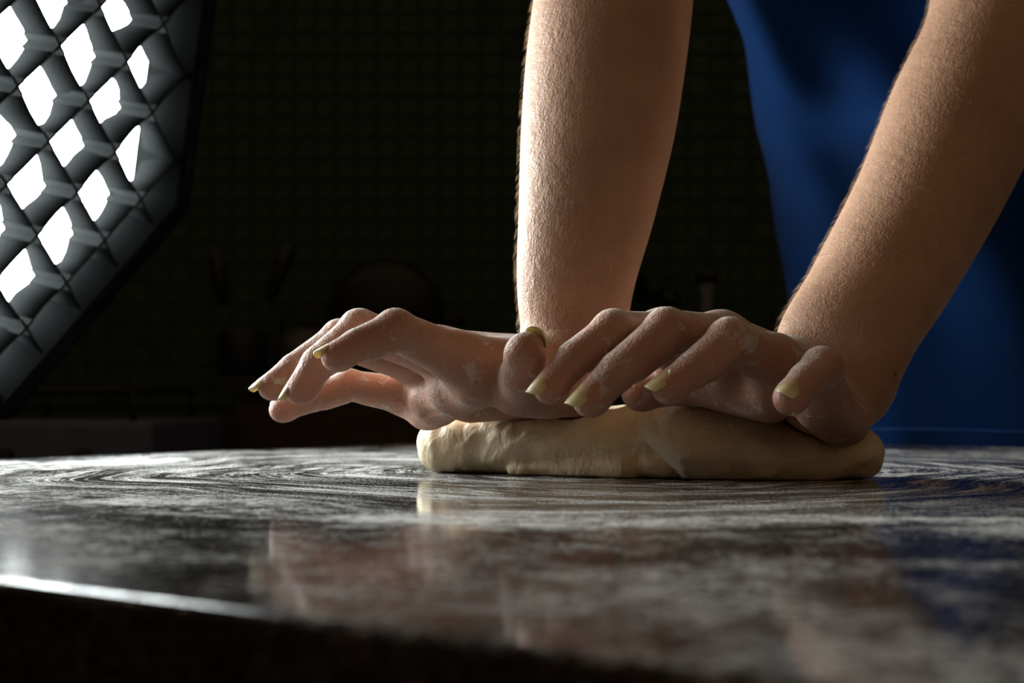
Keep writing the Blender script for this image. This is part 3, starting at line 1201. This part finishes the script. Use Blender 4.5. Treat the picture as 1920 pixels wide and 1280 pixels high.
# t-shirt
def shirt_sdf(p):
    d = torso(p, 9.0)
    for ch, fl in ((AR, (0.1, 1, -0.15)), (AL, (0.45, 0.8, -0.4))):
        c = cone(p, ch[-3][0] * 0.1 + ch[-2][0] * 0.9, ch[-1][0], ch[-2][1] + 15, ch[-1][1] + 14)
        d = smin(d, c, 14)
    # hanging cloth: slack below the chest, long folds
    slack = cone(p, V3(418, 1345, 240), V3(428, 1372, 50), 138, 132, 0, (0, 1, 0), 0.8)
    d = smin(d, slack, 35)
    x = p @ np.asarray((0.85, -0.2, 0.48), f32)
    y = p @ np.asarray((0.3, 0.1, 0.95), f32)
    fold = 1.3 * np.sin(x / 19 + 1.8 * np.sin(y / 80 + 0.5) - y / 90) * 7.0 + np.sin(x / 11 - y / 40 + np.sin(y / 33)) * 1.6
    fade = np.clip((480 - p[:, 2]) / 200, 0, 1)
    d = d + fold * fade
    return clear_table(p, d, 3)


vs, fs = surface(shirt_sdf, (0, 860, -60), (680, 1600, 640), 5.0)
hem_z = -9.0
cut = vs[:, 2] > hem_z
cut &= ~((np.linalg.norm((vs - V3(258, 1115, 530)), axis=1) < 78))
cut &= vs[:, 1] > 1000
vs[:, 2] = np.where(np.abs(vs[:, 2] - hem_z) < 4, hem_z, vs[:, 2])
fs = fs[cut[fs].all(1)]
vs, fs = compact(vs, fs)
me = mesh_np('t_shirt', vs, fs, PO)
shirt = obj('t_shirt', me, M_SHIRT, person, label='blue t-shirt with stitched hem')
md = shirt.modifiers.new('thickness', 'SOLIDIFY')
md.thickness = 0.0012
md.offset = 1
# hem stitching: a row of dashes just above the hem, following the front of the shirt
bm = bmesh.new()
sg = None
ts = np.linspace(-170, 170, 110)
for k in ts:
    base = np.array([HIP[0], HIP[1]]) + U * k
    z = 12 + 2.5 * math.cos(k / 60.0)
    tt_ = np.linspace(-260, 40, 400)
    line = np.stack([base[0] + N[0] * tt_, base[1] + N[1] * tt_, np.full(400, z)], -1).astype(f32)
    dd = shirt_sdf(line)
    hit = np.nonzero(dd < 0)[0]
    if len(hit) == 0:
        continue
    q = line[max(0, hit[0] - 1)].astype(float)
    q = q - np.array([N[0], N[1], 0]) * 1.6
    box(bm, W(q) - PO, (0.0021, 0.0009, 0.0007), rot=RT)
bm_obj('hem_stitching', bm, M_STITCH, shirt, label='pale blue stitching along the hem')

# trousers
def trouser_sdf(p):
    d = cone(p, V3(432, 1396, -120), V3(430, 1390, -20), 161, 149, 0, (0, 1, 0), 0.70)
    for s in (-1, 1):
        h = V3(432 + s * 80, 1398, -130)
        k = h + V3(-5, -12, -340)
        a = h + V3(25, 38, -680)
        d = smin(d, cone(p, h, k, 98, 76), 25)
        d = smin(d, cone(p, k, a, 75, 64), 20)
    tb = p @ np.asarray((N[0], N[1], 0), f32)
    return np.maximum(d, (TBT1 + 6) - tb)


vt, ft = surface(trouser_sdf, (180, 1120, -830), (700, 1640, 60), 9.0)
cut = (vt[:, 2] < -4) & (vt[:, 2] > -790)
ft = ft[cut[ft].all(1)]
vt, ft = compact(vt, ft)
tr = obj('trousers', mesh_np('trousers', vt, ft, PO), M_TROUSERS, person)
# head hair
vh, fh = surface(lambda q: np.maximum(ell(q - HS, V3(212, 922, 712), (82, 98, 100)), np.maximum(-ell(q - HS, V3(210, 830, 668), (70, 82, 88)), 600 - q[:, 2])), (110, 850, 530), (340, 1130, 770), 5.0)
obj('hair', mesh_np('hair', vh, fh, PO), M_HEADHAIR, person)


# ---------------------------------------------------------------- the dough
def dough_sdf(p):
    # left roll, running from behind the right hand towards the middle
    d = cone(p, V3(-30, 786, 15.5), V3(40, 752, 16), 17, 18)
    d = smin(d, cone(p, V3(-36, 778, 15.5), V3(75, 735, 17), 16.5, 19, 0, (0.3, 1, 0), 1.45), 8)
    d = smin(d, cone(p, V3(10, 775, 13), V3(90, 765, 18), 20, 22), 10)
    d = smin(d, ball(p, V3(73, 742, 25), 14), 9)
    # small folded lump under the crease
    d = smin(d, ell(p, V3(84, 719, 7.5), (24, 17, 9.5)), 1.5)
    # bottom fold of the roll
    d = smin(d, cone(p, V3(2, 744, 3.5), V3(60, 718, 6), 4.5, 8.0), 2.0)
    # right lobe, flattened under the heel of the left hand
    r = ell(p, V3(97, 725, 17.5), (40, 36, 23))
    r = smin(r, cone(p, V3(92, 724, 17), V3(150, 718, 11), 19, 15, 0, (0, 1, 0), 1.8), 14)
    r = smin(r, cone(p, V3(130, 716, 10), V3(176, 716, 11.5), 12.5, 12.0, 0, (0, 1, 0), 2.1), 12)
    r = smin(r, ball(p, V3(178, 716, 13), 12.5), 8)
    # the lobe's lower left border is an overhanging diagonal edge
    nrm = unit(V3(-0.74, -0.12, -0.66))
    r = smax(r, (p - P(1240, 852, 700).astype(f32)) @ nrm.astype(f32), 4)
    nrm = unit(V3(-0.96, -0.1, 0.2))
    r = smax(r, (p - P(1184, 800, 705).astype(f32)) @ nrm.astype(f32), 6)
    d = smin(d, r, 0.8)
    d = d + 0.9 * noise3(p, 0.11, 3) + 0.45 * noise3(p, 0.27, 5) + 0.18 * noise3(p, 0.7, 8) + 0.7 * np.abs(noise3(p, 0.3, 11)) * np.clip((60 - p[:, 0]) / 60, 0.15, 1)
    # star-shaped pinch where the folds meet
    c0 = P(1128, 836, 708)
    for a in (0.2, 1.1, 2.4, 3.6, 4.6):
        e_ = c0 + V3(math.cos(a) * 14, 0, math.sin(a) * 10)
        d = groove(p, d, [c0, e_], 2.0, 1.7)
    d = groove(p, d, [P(960, 868, 730), P(1040, 864, 720), P(1120, 862, 710)], 2.2, 1.6)
    d = smax(d, -(body(p) - 0.5), 1.6)
    d = smax(d, -(p[:, 2] - 0.3), 1.2)
    return d


vd, fd = surface(dough_sdf, (-75, 660, -4), (215, 830, 62), 1.25)
DO = W((70, 735, 0))
dough = obj('bread_dough', mesh_np('bread_dough', vd, fd, DO), M_DOUGH)
dough.location = DO
dough['label'] = 'pale slab of kneaded bread dough under both hands'
dough['category'] = 'dough'

# ---------------------------------------------------------------- kitchen in the dark behind


def wpx(px, py, Y):
    """sight line at depth Y metres -> world"""
    return Vector(((px - 960) * Y / F, Y, ZT + CAM_H / 1000 - (py - YH) * Y / F))


# cooker at the left
ck = thing('cooker', 'grey fronted gas cooker standing in the dark below the softbox', 'cooker', (-1.03, 2.48, 0))
CKH = wpx(150, 790, 2.2).z


def ck_obj(name, bm, mat, parent=None, smooth=False, **kw):
    if parent is None:
        bmesh.ops.translate(bm, vec=-Vector(ck.location), verts=bm.verts)
        parent = ck
    return bm_obj(name, bm, mat, parent, smooth, **kw)


bm = bmesh.new()
box(bm, (-0.93, 2.475, CKH / 2), (0.72, 0.55, CKH), 0.008)
ck_obj('cooker_body', bm, M_GREY)
bm = bmesh.new()
box(bm, (-0.93, 2.19, CKH * 0.42), (0.64, 0.03, CKH * 0.55), 0.006)
door = ck_obj('oven_door', bm, M_GREY)
bm = bmesh.new()
tube(bm, [(-1.18, 2.155, CKH * 0.66), (-0.68, 2.155, CKH * 0.66)], 0.009)
bmesh.ops.translate(bm, vec=-Vector(ck.location), verts=bm.verts)
bm_obj('handle', bm, M_STEEL, door, True)
for k in range(5):
    bm = bmesh.new()
    lathe(bm, [(0, 0), (0.018, 0), (0.016, 0.02), (0, 0.022)], 16, Matrix.Translation((-1.18 + k * 0.125, 2.2, CKH - 0.06)) @ Matrix.Rotation(math.pi / 2, 4, 'X'))
    ck_obj('knob', bm, M_BLACK, None, True)
for k in range(2):
    bm = bmesh.new()
    x0 = -1.10 + 0.34 * k
    for q in range(4):
        tube(bm, [(x0 - 0.14 + q * 0.0933, 2.27, CKH + 0.05), (x0 - 0.14 + q * 0.0933, 2.68, CKH + 0.05)], 0.006, 8)
    for y in (2.27, 2.68):
        tube(bm, [(x0 - 0.15, y, CKH + 0.05), (x0 + 0.15, y, CKH + 0.05)], 0.006, 8)
    for sx in (-0.14, 0.14):
        for y in (2.27, 2.68):
            tube(bm, [(x0 + sx, y, CKH - 0.002), (x0 + sx, y, CKH + 0.05)], 0.006, 8)
    ck_obj('pan_grate', bm, M_BLACK, None, True)

# worktop and cabinet along the back wall
CTZ = wpx(600, 705, 2.75).z
cab = thing('base_cabinet', 'long dark wooden base cabinet along the tiled back wall', 'cabinet', (0.2, 3.0, 0))


def cb_obj(name, bm, mat, parent=None, smooth=False, **kw):
    bmesh.ops.translate(bm, vec=-Vector(cab.location), verts=bm.verts)
    return bm_obj(name, bm, mat, parent or cab, smooth, **kw)


bm = bmesh.new()
box(bm, (0.4, 3.045, (CTZ - 0.04) / 2), (1.9, 0.59, CTZ - 0.04))
cb_obj('carcass', bm, M_WOOD)
for k in range(4):
    bm = bmesh.new()
    x = -0.31 + k * 0.473
    box(bm, (x, 2.739, (CTZ - 0.04) / 2 + 0.03), (0.46, 0.02, CTZ - 0.14), 0.004)
    d_ = cb_obj('door', bm, M_WOOD)
    bm = bmesh.new()
    tube(bm, [(x + 0.17, 2.722, CTZ - 0.32), (x + 0.17, 2.722, CTZ - 0.18)], 0.006)
    cb_obj('handle', bm, M_STEEL, d_, True)
bm = bmesh.new()
box(bm, (0, 0, 0), (1.94, 0.62, 0.038), 0.004)
wt = bm_obj('worktop', bm, M_BLACK, label='dark worktop lying on the base cabinet at the back wall', category='worktop')
wt.location = (0.4, 3.035, CTZ - 0.019)

# knife block with two knives standing in it
Y0 = 2.86
bx_, bz_ = wpx(455, 700, Y0), CTZ
kb = thing('utensil_crock', 'black utensil crock on the worktop left of the round pan', 'utensil holder', (bx_.x, Y0, bz_ + 0.001))
bm = bmesh.new()
lathe(bm, [(0, 0), (0.046, 0), (0.053, 0.01), (0.053, 0.09), (0.052, 0.093), (0.050, 0.09), (0.048, 0.012), (0, 0.012)], 28)
bm_obj('crock', bm, M_BLACK, kb, True)


def utensil(name, label, px, py, lean):
    tip = wpx(px, py, Y0)
    foot = Vector((bx_.x + lean, Y0 + 0.012, bz_ + 0.016))
    t = thing(name, label, 'utensil', foot)
    bm = bmesh.new()
    v = tip - foot
    tube(bm, [(0, 0, 0), tuple(v * 0.55)], 0.006)
    bm_obj('shaft', bm, M_BLACK, t, True)
    bm = bmesh.new()
    tube(bm, [tuple(v * 0.55), tuple(v * 0.6), tuple(v * 0.8), tuple(v * 0.97), tuple(v)], [0.008, 0.014, 0.017, 0.016, 0.006], 12)
    bm_obj('handle', bm, M_BLACK, t, True)


utensil('spatula', 'upright dark handled utensil in the black crock', 402, 462, -0.02)
utensil('ladle', 'slanted dark handled utensil leaning out of the black crock', 545, 455, 0.0)

# round pan leaning on the wall
pc = wpx(722, 535, 3.1)
prd = 112 * 3.1 / F
pan = thing('frying_pan', 'large round black pan propped up against the tiled wall', 'pan', (pc.x, 3.1, CTZ + 0.001))
tilt = Matrix.Rotation(math.radians(-78), 4, 'X')
mm = Matrix.Translation((0, 0.0, prd * 0.985)) @ tilt
bm = bmesh.new()
lathe(bm, [(0, 0), (prd * 0.8, 0), (prd, 0.035), (prd * 0.985, 0.037), (prd * 0.79, 0.005), (0, 0.005)], 48, mm)
bm_obj('pan_bowl', bm, M_BLACK, pan, True)
bm = bmesh.new()
a = mm @ Vector((prd * 0.95, 0, 0.03))
b = mm @ Vector((prd * 1.3, prd * 0.1, 0.05))
tube(bm, [tuple(a), tuple((a + b) / 2), tuple(b)], [0.012, 0.011, 0.013], 10)
bm_obj('handle', bm, M_BLACK, pan, True)

# kettle between crock and pan
kx = wpx(572, 640, 2.9)
kt = thing('kettle', 'small dark kettle on the worktop between crock and round pan', 'kettle', (kx.x, 2.9, CTZ + 0.001))
bm = bmesh.new()
lathe(bm, [(0, 0), (0.06, 0), (0.068, 0.02), (0.062, 0.07), (0.04, 0.1), (0, 0.106)], 28)
bm_obj('kettle_body', bm, M_CERAMIC, kt, True)
bm = bmesh.new()
tube(bm, [(0.055, 0, 0.04), (0.085, 0, 0.07), (0.1, 0, 0.1)], [0.012, 0.009, 0.007], 10)
bm_obj('spout', bm, M_CERAMIC, kt, True)
bm = bmesh.new()
tube(bm, [(-0.05, 0, 0.085), (-0.05, 0, 0.12), (-0.02, 0, 0.142), (0.02, 0, 0.142), (0.045, 0, 0.12), (0.045, 0, 0.09)], 0.005, 8)
bm_obj('handle', bm, M_BLACK, kt, True)
bm = bmesh.new()
lathe(bm, [(0, 0.1), (0.012, 0.105), (0.014, 0.117), (0, 0.121)], 14)
bm_obj('lid_knob', bm, M_BLACK, kt, True)

# dark pot plant and a clear jar right of the arm
jx = wpx(1325, 640, 2.95)
jar = thing('glass_jar', 'clear glass jar catching faint light beside the dark plant', 'jar', (jx.x, 2.95, CTZ + 0.001))
jr = 26 * 2.95 / F
bm = bmesh.new()
lathe(bm, [(0, 0), (jr, 0), (jr, 0.02), (jr, 0.19), (jr * 0.8, 0.205), (jr * 0.74, 0.203), (jr * 0.93, 0.187), (jr * 0.93, 0.02), (0, 0.012)], 32)
bm_obj('jar_glass', bm, M_GLASS, jar, True)
bm = bmesh.new()
lathe(bm, [(0, 0.206), (jr * 0.82, 0.206), (jr * 0.84, 0.226), (0, 0.228)], 32)
bm_obj('lid', bm, M_BLACK, jar, True)
qx = wpx(1222, 640, 2.95)
pl = thing('potted_plant', 'dark leafy potted plant on the worktop behind the right arm', 'plant', (qx.x, 2.95, CTZ + 0.001))
bm = bmesh.new()
lathe(bm, [(0, 0), (0.038, 0), (0.05, 0.08), (0.046, 0.08), (0.04, 0.07), (0, 0.07)], 24)
bm_obj('pot', bm, M_CERAMIC, pl, True)
M_LEAF = simple('dark_leaf', (0.02, 0.035, 0.015), 0.5)
bm = bmesh.new()
for s in ((0, 0), (0.015, 0.01), (-0.015, 0.005)):
    tube(bm, [(s[0], s[1], 0.065), (s[0] * 1.8, s[1], 0.13), (s[0] * 3, s[1], 0.19)], 0.003, 6)
bm_obj('stem', bm, M_LEAF, pl, True)
bm = bmesh.new()
vs_ = [bm.verts.new(v) for v in ((0, 0, 0), (0.018, 0.02, 0.004), (0.02, 0.045, 0.0), (0, 0.075, -0.012), (-0.02, 0.045, 0.0), (-0.018, 0.02, 0.004), (0, 0.03, -0.003))]
for a in range(6):
    bm.faces.new((vs_[a], vs_[(a + 1) % 6], vs_[6]))
leaf_me = bpy.data.meshes.new('leaf')
bm.to_mesh(leaf_me)
bm.free()
leaf_me.materials.append(M_LEAF)
for k in range(26):
    o = obj('leaf', leaf_me, None, pl)
    a = k * 2.4
    o.location = (0.02 * math.cos(a), 0.02 * math.sin(a), 0.10 + 0.004 * k)
    o.rotation_euler = (rng.uniform(-0.2, 0.8), rng.uniform(-0.3, 0.3), a)

# crumbs of dough stuck to the fingers
def crumb(c, r, seed, label):
    bm = bmesh.new()
    bmesh.ops.create_icosphere(bm, subdivisions=2, radius=r / 1000)
    rr = random.Random(seed)
    for v in bm.verts:
        v.co *= rr.uniform(0.65, 1.25)
        v.co.z *= 0.75
    o = bm_obj('dough_crumb', bm, M_DOUGH, smooth=True, label=label, category='crumb', group='crumbs of dough on the fingers')
    o.location = W(c)


crumb(P(1337, 718, 613), 1.8, 3, 'small pale dough crumb hanging under the finger next to the curled little finger')
crumb(P(1490, 776, 579), 1.3, 4, 'tiny white dough crumb below the nail of the curled little finger')
crumb(P(1258, 697, 601), 1.2, 5, 'tiny white dough crumb on top of a yellow fingernail')
bpy.context.view_layer.update()
